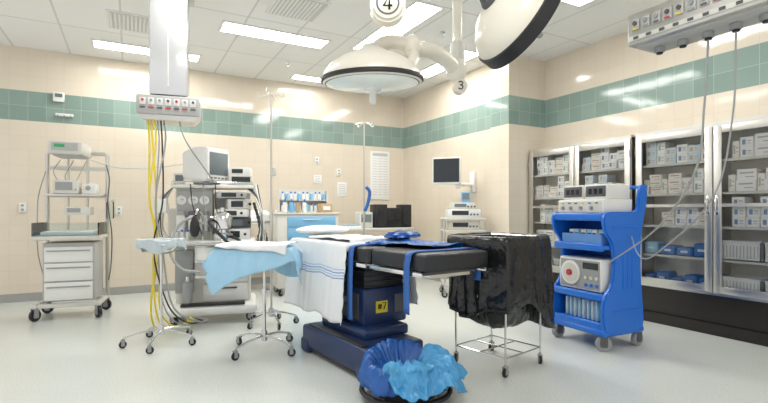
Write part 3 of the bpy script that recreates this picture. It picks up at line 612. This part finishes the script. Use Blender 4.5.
# ---------------------------------------------------------------- infant warmer
W_=root('infant_warmer','chrome and white infant warmer trolley with three drawers','infant warmer',(-.63,6.95,0),R(-8)); W_.scale=(.90,1,1)
b=B(); b.box((0,-.2,.17),(.78,.06,.05),0,.012); b.box((0,.24,.17),(.78,.06,.05),0,.012); b.box((-.36,0,.17),(.05,.5,.05),0,.01); b.box((.36,0,.17),(.05,.5,.05),0,.01); mk(b,'base_frame',OFFW,W_); casters(W_,[(-.36,-.22),(.36,-.22),(.36,.25),(-.36,.25)],.07,.16)
b=B(); b.box((.02,.02,.57),(.60,.48,.70),0,.015); mk(b,'drawer_cabinet',MGREY,W_)
for z,hh in((.34,.21),(.57,.21),(.78,.18)):
    b=B(); b.box((.02,-.23,z),(.55,.02,hh),0,.006); d=mk(b,'drawer',WHITE,W_); b=B(); b.box((.02,-.247,z+hh*.25),(.5,.02,.014),0,.004); mk(b,'drawer_handle',GREY,d)
b=B(); b.box((0,-.02,.98),(.76,.58,.05),0,.015); mk(b,'bed_platform',OFFW,W_)
b=B(); b.box((0,-.02,1.03),(.6,.46,.05),0,.02); mk(b,'bed_mattress',LINEN,W_)
for s in(-1,1):
    b=B(); b.box((s*.37,-.02,1.08),(.008,.54,.16)); mk(b,'clear_side_guard',CLEAR,W_)
b=B(); b.box((0,-.3,1.08),(.72,.008,.16)); mk(b,'clear_side_guard',CLEAR,W_)
b=B(); b.tube([(-.37,.27,.18),(-.37,.27,2.02),(-.34,.27,2.05),(.34,.27,2.05),(.37,.27,2.02),(.37,.27,.18)],.026,0,sm=False)
b.box((0,.27,1.5),(.72,.03,.05),1); b.box((0,.27,1.85),(.72,.03,.05),1)
for x in(-.12,.12): b.cyl((x,.27,1.05),(x,.27,2.0),.018,0)
mk(b,'upright_frame',[STEELD,OFFW],W_)
b=B(); b.box((0,.14,1.50),(.7,.26,.025),0,.006); mk(b,'shelf',STEEL,W_)
b=B(); b.box((-.02,.0,2.06),(.40,.5,.16),0,.03); b.box((-.02,-.255,2.07),(.3,.012,.09),1); b.box((-.08,-.262,2.08),(.12,.006,.04),2); b.box((-.02,0,1.975),(.3,.4,.02),1); mk(b,'heater_head',[OFFW,MGREY,GREEN],W_)
b=B(); b.box((-.08,.1,1.60),(.30,.2,.17),0,.015); b.box((-.10,-.003,1.61),(.2,.006,.10),1); b.cyl((.04,0,1.57),(.04,-.01,1.57),.01,1); mk(b,'control_unit',[OFFW,GREY],W_)
b=B(); b.box((.20,.12,1.58),(.16,.16,.13),0,.012); b.cyl((.18,.04,1.59),(.18,.02,1.59),.03,1,seg=20); mk(b,'suction_unit',[WHITE,GREY],W_)
b=B(); b.cyl((.42,.2,1.2),(.42,.2,1.42),.05,0,bev=.008); b.cyl((.42,.2,1.42),(.42,.2,1.45),.055,1); b.cyl((.40,.25,1.33),(.37,.27,1.33),.012,1); mk(b,'suction_jar',[CLEAR,STEEL],W_)
b=B(); b.box((.06,.10,1.30),(.3,.22,.1),0,.012); b.box((.06,.22,1.3),(.05,.12,.03),1); b.box((.02,-.012,1.31),(.16,.006,.05),1); mk(b,'ventilator_box',[OFFW,GREY],W_)
for i in range(3):
    hose('cable',[(-.2+.16*i,.22,1.95),(-.26+.14*i,.14,1.8-.05*i),(-.2+.1*i,.16,1.66)],.006,GREY,W_)
hose('cable',[(.37,.2,1.9),(.43,.1,1.7),(.42,.05,1.4),(.46,.1,1.0),(.44,.15,.6),(.4,.2,.4)],.008,DGREY,W_)
hose('cable',[(-.37,.2,1.8),(-.42,.1,1.5),(-.42,.05,1.2),(-.43,.1,.8),(-.4,.2,.5)],.007,GREY,W_)
hose('cable',[(.2,.1,1.95),(.5,.3,1.88),(.9,.7,1.92),(1.3,1.1,2.02),(1.6,1.25,2.1)],.006,MGREY,W_)

# ---------------------------------------------------------------- ceiling supply column
p=root('ceiling_supply_column','square white ceiling column with gas outlet head and yellow hoses','supply column',(.38,5.50,0),R(-10))
b=B(); b.box((0,0,3.08),(.36,.34,1.14),0,.01); b.box((0,0,3.63),(.46,.44,.04),1,.006); b.box((0,-.171,3.1),(.012,.004,1.0),1); mk(b,'column_shaft',[mat('polished_panel',(.66,.67,.68),.15,.6,var=.02),OFFW],p)
b=B(); b.box((0,0,2.40),(.60,.36,.2),0,.015); b.prism([(-.3,.0),(.3,0),(.24,-.06),(-.24,-.06)],.32,(0,0,2.305),1,.006); mk(b,'outlet_head',[MGREY,STEEL],p)
for i in range(7):
    b=B(); x=-.24+i*.08; b.box((x,-.182,2.43),(.055,.012,.07),0,.003); b.cyl((x,-.186,2.44),(x,-.2,2.44),.014,1); b.box((x,-.19,2.365),(.05,.008,.015),2); mk(b,'gas_outlet',[PAPER,(RED,GREY,GREY,DGREY,RED,GREY,DGREY)[i],RED if i%2 else DGREY],p)
for i,(mm,rr) in enumerate(((YEL,.010),(YEL,.010),(YEL,.009),(GREY,.007),(BLACK,.008),(GREY,.009))):
    x=-.20+i*.03; sw=.05*math.sin(i*2.1)
    hose('gas_hose',[(x,-.1,2.26),(x+.015,-.11,2.0),(x*.7-.04+sw,-.13-.01*i,1.4),(-.10-sw,-.15,.9),(-.16+.04*i,-.2-.01*i,.35),(-.12+.07*i,-.06,.06+.012*i),(.12+.05*i,.10,.05+.005*i),(.2,.14,.12)],rr,mm,p)
hose('gas_hose',[(.1,-.1,2.26),(.14,-.14,2.1),(.22,-.05,1.95),(.34,.2,1.78),(.42,.4,1.66)],.007,GREY,p)

# ---------------------------------------------------------------- back carts
def bcart(x,y,rz,w,h,d,mb,md,n,lab):
    r=root('supply_cart',lab,'cart',(x,y,0),rz)
    b=B(); b.box((0,0,.12+(h-.12)/2),(w,d,h-.12),0,.012); mk(b,'cart_body',mb,r)
    b=B(); b.box((0,0,h+.01),(w+.04,d+.04,.025),0,.008); mk(b,'cart_top',mb,r)
    for i in range(n):
        hh=(h-.2)/n; z=.17+hh*(i+.5); b=B(); b.box((.05,-d/2-.008,z),(w-.20,.018,hh-.015),0,.005); q=mk(b,'drawer',md,r); b=B(); b.box((.05,-d/2-.024,z+hh*.2),(w*.3,.016,.014),0,.004); mk(b,'drawer_handle',WHITE,q)
    casters(r,[(-w/2+.06,-d/2+.06),(w/2-.06,-d/2+.06),(w/2-.06,d/2-.06),(-w/2+.06,d/2-.06)],.05,.13); return r
BX=2.46
bcart(BX,7.15,R(-6),.96,1.25,.5,OFFW,SKYB,6,'cream drug cart with pale blue drawers against the tiled wall')
r=root('side_table','low cream side table with a shelf near the tiled wall','table',(1.90,7.85,0))
b=B(); b.box((0,0,1.09),(.66,.45,.04),0,.01); mk(b,'table_top',OFFW,r)
for x in(-.3,.3):
    for y in(-.19,.19): b=B(); b.cyl((x,y,0),(x,y,1.07),.016); mk(b,'leg',STEEL,r)
b=B(); b.box((0,0,.5),(.62,.42,.02)); mk(b,'shelf',STEEL,r)
r=root('bottle_rack','open metal shelf rack holding vials on the drug cart','rack',(BX+.01,7.3,1.275),R(-6))
b=B()
for z in(.01,.2,): b.box((0,0,z),(.80,.16,.012),0)
for x in(-.39,.39): b.box((x,0,.18),(.015,.16,.36),0)
b.box((0,.08,.2),(.80,.008,.34),0); mk(b,'rack_frame',OFFW,r)
n0=None; alt=None
for z in(.0165,.2065):
    for i in range(11):
        x=-.33+i*.067; wx=BX+.01+x*math.cos(R(-6)); wy=7.28-x*.1
        if n0 is None:
            b=B(); b.cyl((0,0,0),(0,0,.1),.024,0,bev=.004); b.cyl((0,0,.1),(0,0,.13),.014,1); n0=mk(b,'vial',[PAPER,BLUE],None,(wx,wy,1.275+z),label='small white vial with coloured cap on the rack',cat='bottle',group='vials on the drug cart rack')
            b=B(); b.box((0,0,.05),(.045,.05,.1),0,.004); b.cyl((0,0,.1),(0,0,.12),.014,1); alt=mk(b,'vial',[SKYB,WHITE],None,(wx+.067,wy-.007,1.275+z),label='small blue bottle with white cap on the rack',cat='bottle',group='vials on the drug cart rack')
        elif i==1 and z<.1: pass
        else: meshdup((n0,alt)[(i*7+int(z*10))%3==0],(wx,wy,1.275+z))
for i in range(4):
    b=B(); b.cyl((0,0,0),(0,0,.16),.035,0,bev=.008); b.cyl((0,0,.16),(0,0,.21),.012,1); mk(b,'spray_bottle',[(WHITE,SKYB,TAN,WHITE)[i],BLUE],None,(2.10+i*.1,7.04-.01*i,1.276),label='plastic bottle standing on the drug cart',cat='bottle',group='bottles on the drug cart')
b=B(); b.box((0,0,.07),(.2,.16,.14),0,.01); b.box((0,-.081,.07),(.12,.002,.06),1); mk(b,'sharps_box',[TAN,PAPER],None,(2.74,7.0,1.276),label='tan cardboard box on the drug cart',cat='box')
b=B(); b.lathe([(0,0),(.2,0),(.24,.03),(.22,.12),(.13,.18),(0,.19)],None,0,32,lambda p,a:V((p.x,p.y,p.z*(1+.15*math.sin(3*a))))); mk(b,'linen_bundle',LINEN,None,(1.90,7.83,1.111),label='rounded bundle of white linen on the side table',cat='linen')
r=root('side_desk','long narrow grey counter table under the wall chart','desk',(3.85,7.55,0))
b=B(); b.box((0,0,.98),(1.5,.55,.04),0,.008); mk(b,'desk_top',OFFW,r)
for x in(-.7,.7):
    for y in(-.22,.22):
        b=B(); b.box((x,y,.48),(.04,.04,.96),0,.004); mk(b,'leg',STEEL,r)
b=B(); b.box((0,.2,.55),(1.36,.02,.5)); mk(b,'modesty_panel',GREY,r)
for i,(x,w,hh) in enumerate(((3.95,.24,.42),(4.22,.30,.36),(4.48,.2,.42))):
    r=root('loudspeaker' if i!=1 else 'stereo_unit',('black loudspeaker box on the counter','black stereo unit between the speakers on the counter','black loudspeaker box beside the stereo on the counter')[i],'speaker' if i!=1 else 'stereo',(x,7.45,1.0))
    b=B(); b.box((0,0,hh/2),(w,.24,hh),0,.012); mk(b,'housing',BVINYL,r)
    b=B()
    if i!=1:
        b.cyl((0,-.12,hh*.32),(0,-.13,hh*.32),w*.36,0,seg=24); b.cyl((0,-.12,hh*.72),(0,-.13,hh*.72),w*.2,0,seg=24)
    else:
        b.box((0,-.123,hh*.75),(w*.8,.006,.05)); 
        for j in range(4): b.cyl((-.1+j*.065,-.12,hh*.4),(-.1+j*.065,-.135,hh*.4),.018,0)
    mk(b,'front_grille',BLACK,r)
b=B(); b.box((0,0,.02),(.3,.22,.04),0,.004); b.box((0,0,.05),(.26,.2,.02),1,.003); mk(b,'paper_stack',[PAPER,SKYB],None,(3.4,7.45,1.001),.2,label='stack of papers and folders on the counter',cat='papers')
b=B(); b.box((0,0,.14),(.26,.2,.28),0,.015); b.box((0,-.102,.17),(.2,.006,.14),1); mk(b,'small_monitor',[OFFW,SCRG],None,(3.68,7.5,1.001),label='small beige monitor on the counter',cat='monitor')

# wall monitor
r=root('wall_monitor','flat monitor with black screen on a projecting wall arm','monitor',(4.40,6.0,1.93),R(-48))
b=B(); b.box((0,0,0),(.46,.06,.44),0,.018); b.box((.0,.06,0),(.36,.09,.34),0,.02); mk(b,'monitor_housing',OFFW,r)
b=B(); b.box((0,-.032,.01),(.41,.006,.37)); mk(b,'screen',SCR,r)
b=B(); b.tube([(0,.09,-.05),(.05,.20,-.16),(.12,.30,-.18)],.028,0,n=5); b.cyl((.12,.30,-.26),(.12,.30,-.08),.045,0,bev=.005); b.tube([(.12,.30,-.18),(.2,.42,-.19),(.33,.49,-.19)],.03,0,n=5); b.box((.34,.51,-.15),(.06,.12,.34),0,.01,rot=(0,0,R(48))); mk(b,'wall_arm',WHITE,r)
r=root('monitoring_cart','white equipment trolley with shelves by the side wall','cart',(4.52,5.75,0),R(-30))
b=B()
for x in(-.3,.3):
    for y in(-.22,.22): b.cyl((x,y,.12),(x,y,1.18),.014)
mk(b,'frame_post',STEEL,r)
for z in(.2,.62,1.0,1.18):
    b=B(); b.box((0,0,z),(.64,.48,.03),0,.008); mk(b,'shelf',OFFW,r)
casters(r,[(-.3,-.22),(.3,-.22),(.3,.22),(-.3,.22)],.045,.12)
def dev(name,lab,x,y,z,d,mats,rz=R(-30)):
    r=root(name,lab,'medical device',(x,y,z),rz); b=B(); b.box((0,0,d[2]/2),d,0,.012); mk(b,'housing',mats[0],r)
    b=B(); b.box((-d[0]*.12,-d[1]/2-.002,d[2]*.58),(d[0]*.5,.006,d[2]*.5)); mk(b,'display',mats[1],r)
    for i in range(3):
        b=B(); b.cyl((d[0]*.2+i*.05,-d[1]/2,d[2]*.4),(d[0]*.2+i*.05,-d[1]/2-.014,d[2]*.4),.014); mk(b,'knob',DGREY,r)
dev('infusion_console','white infusion console with small screen on the trolley',4.52,5.75,1.196,(.5,.36,.13),[WHITE,SCR]); dev('printer_unit','grey printer unit stacked on the console',4.53,5.78,1.327,(.36,.3,.1),[OFFW,SCRG])
dev('pump_unit','cream pump unit on the trolley shelf',4.52,5.75,1.016,(.46,.34,.13),[CREAM,SCR]); dev('warming_unit','blue warming unit on the lower trolley shelf',4.52,5.75,.636,(.4,.34,.26),[SKYB,SCR])
b=B(); b.box((0,0,.10),(.14,.04,.15),0,.008,rot=(-.2,0,0)); b.box((0,-.024,.105),(.11,.004,.1),1,rot=(-.2,0,0)); b.box((0,.0,.01),(.12,.1,.02),0); mk(b,'small_display',[SKYB,SCRG],None,(4.62,5.8,1.428),R(-30),label='small tilted display on top of the stacked trolley units',cat='display')

# ---------------------------------------------------------------- surgical lights
def dome(parent,mtx,Rd,pal=True,gz=.04):
    b=B(); b.lathe([(0,.21*Rd/.37),(.10,.205*Rd/.37),(Rd*.35,.185),(Rd*.62,.15),(Rd*.85,.09),(Rd*.97,.03),(Rd,-.01),(Rd*.99,-.04),(Rd*.95,-.045),(Rd*.93,-.02),(0,-.01)],mtx,0,56); mk(b,'lamp_shade',CREAM,parent)
    b=B(); b.lathe([(Rd*.99,.0 if pal else .012),(Rd*1.025,-.005 if pal else .005),(Rd*1.03,-.02-gz),(Rd*.92,-.035-gz),(Rd*.90,-.04)],mtx,0,56); mk(b,'rim_gasket',BLACK,parent)
    b=B(); b.lathe([(Rd*.925,-.036-gz),(Rd*.7,-.055-gz),(Rd*.3,-.07-gz),(.055,-.075-gz),(0,-.075-gz)],mtx,0,56); mk(b,'lamp_lens',LAMPG,parent)
    q=.07+gz-.08
    b=B(); b.lathe([(.06,-.08-q),(.06,-.095-q),(.035,-.105-q),(.026,-.12-q),(.026,-.18-q),(.018,-.195-q),(0,-.197-q)],mtx,0,24); mk(b,'sterile_handle',WHITE if pal else GREY,parent)
    b=B(); b.lathe([(0,.25),(.06,.245),(.085,.21),(.09,.14)],mtx,0,24); mk(b,'shade_hub',OFFW if pal else DGREY,parent)
s=root('surgical_light','cream domed surgical light on a jointed ceiling arm','surgical light',(1.60,3.12,2.30))
MT=M.Rotation(R(3),4,'X')@M.Rotation(R(-3),4,'Y'); dome(s,MT,.375,True,.010)
b=B(); b.tube([(.0,.0,.20),(.10,.0,.28),(.22,-.02,.30),(.33,-.03,.26)],.052,0,12); b.tube([(.20,-.22,.05),(.28,-.14,.16),(.33,-.03,.26)],.042,0,12); b.ball((.33,-.03,.28),.085,0,(1,1,1.1)); mk(b,'lamp_yoke',CREAM,s)
b=B(); b.tube([(.33,-.03,.27),(.55,.0,.29),(.72,.04,.25),(.83,.07,.20)],.062,0,14); b.ball((.85,.08,.21),.09,0,(1,1,1.25)); mk(b,'swing_arm',CREAM,s)
b=B(); b.cyl((.86,.08,.24),(.86,.08,1.35),.040,0); b.cyl((.86,.08,.22),(.86,.08,.44),.062,1,bev=.008); b.cyl((.86,.08,1.30),(.86,.08,1.35),.12,1,bev=.01); mk(b,'ceiling_post',[CREAM,OFFW],s)
cd=V((.4787,.878,0)); q3=V((.875,.07,.06))
b=B(); b.cyl(q3-cd*.06,q3+cd*.05,.060,0,seg=28,bev=.01); b.cyl(q3,q3+V((0,0,.14)),.042,0); mk(b,'joint_cap',CREAM,s)
glyph('3',.062,tuple(q3-cd*.064),(R(90),0,R(-28.6)),s,BLACK)
s=root('surgical_light','cream domed surgical light tilted up with a thick black rim','surgical light',(2.24,2.30,2.60))
ax=-V((.878,-.4787,0))*.78+V((0,0,.42))-V((.4787,.878,0))*.30
MT=ax.normalized().to_track_quat('Z','Y').to_matrix().to_4x4(); dome(s,MT,.345,False,.06)
hb=MT@V((0,0,.22)); e=V((-.64,.58,.14))
b=B(); b.ball(hb,.07,1); b.tube([hb,hb+V((-.05,.03,.12)),V((-.16,.15,.5)),V((-.38,.38,.5)),e+V((.05,-.02,.12))],.045,0,12); mk(b,'swing_arm',[CREAM,DGREY],s)
b=B(); b.cyl(e-cd*.07,e+cd*.07,.125,0,seg=36,bev=.02); b.cyl(e+V((0,0,.1)),V((e.x,e.y,1.05)),.045,0); b.cyl((e.x,e.y,1.0),(e.x,e.y,1.05),.12,0,bev=.01); mk(b,'arm_hub',CREAM,s)
b=B(); b.lathe([(.070,0),(.070,.006),(.080,.006),(.080,0)],M.Translation(e-cd*.069)@(-cd).to_track_quat('Z','Y').to_matrix().to_4x4(),0,40); mk(b,'number_ring',DGREY,s)
glyph('4',.090,tuple(e-cd*.072),(R(90),0,R(-28.6)),s,BLACK,wt=.09)

# ---------------------------------------------------------------- ceiling service boom
s=root('ceiling_service_boom','grey metal ceiling service boom with outlets and hanging cords','service boom',(2.92,1.46,2.33),R(0))
b=B(); b.box((0,0,.11),(.30,.80,.2),0,.015); b.box((0,0,.008),(.22,.7,.016),1,.003); b.cyl((.0,.0,.2),(.0,.0,1.28),.07,0); b.cyl((0,0,1.28),(0,0,1.32),.16,0); mk(b,'boom_housing',[STEELD,MGREY],s)
for i in range(11):
    b=B(); y=.34-i*.066; b.box((-.154,y,.13),(.008,.05,.07),0,.003); b.cyl((-.157,y,.138),(-.168,y,.138),.013,1); b.box((-.159,y,.105),(.005,.03,.010),2); mk(b,'gas_outlet',[MGREY,(DGREY,GREY,GREY,DGREY)[i%4],(YEL,GREY,DGREY,RED)[i%4]],s)
b=B(); b.box((-.157,0,.045),(.012,.76,.03),0,.004); mk(b,'label_rail',[OFFW],s)
for i in range(9):
    b=B(); b.box((-.165,.33-i*.08,.045),(.006,.03,.016)); mk(b,'socket',DGREY,s)
for i in range(5):
    b=B(); y=.28-i*.14; b.cyl((0,y,.0),(0,y,-.035),.03,0,bev=.004); b.cyl((0,y,-.03),(0,y,-.045),.018,1); mk(b,'cord_socket',[GREY,BLACK],s)
hose('power_cord',[(.0,.0,-.03),(-.0,.02,-.4),(.05,.1,-.8),(.25,.45,-1.15),(.7,1.1,-1.45),(1.15,1.42,-1.5),(1.35,1.50,-1.42),(1.40,1.58,-1.25)],.006,GREY,s)
hose('power_cord',[(.0,-.14,-.03),(.05,-.10,-.5),(.15,.05,-.95),(.4,.5,-1.3),(.8,.9,-1.42),(1.2,1.25,-1.3),(1.42,1.45,-1.0)],.005,GREY,s)

# ---------------------------------------------------------------- world + camera
w=bpy.data.worlds.new('World'); S.world=w; w.use_nodes=True; w.node_tree.nodes['Background'].inputs[0].default_value=(1,.99,.97,1); w.node_tree.nodes['Background'].inputs[1].default_value=1.0
cam=bpy.data.cameras.new('Camera'); co=bpy.data.objects.new('Camera',cam); COL.objects.link(co); S.camera=co
cam.lens=466/768*36; cam.sensor_width=36; cam.shift_y=.0124; co.location=(0,0,1.3); co.rotation_euler=(R(90),0,R(-28.6)); cam.clip_start=.05
S.view_settings.view_transform='Standard'
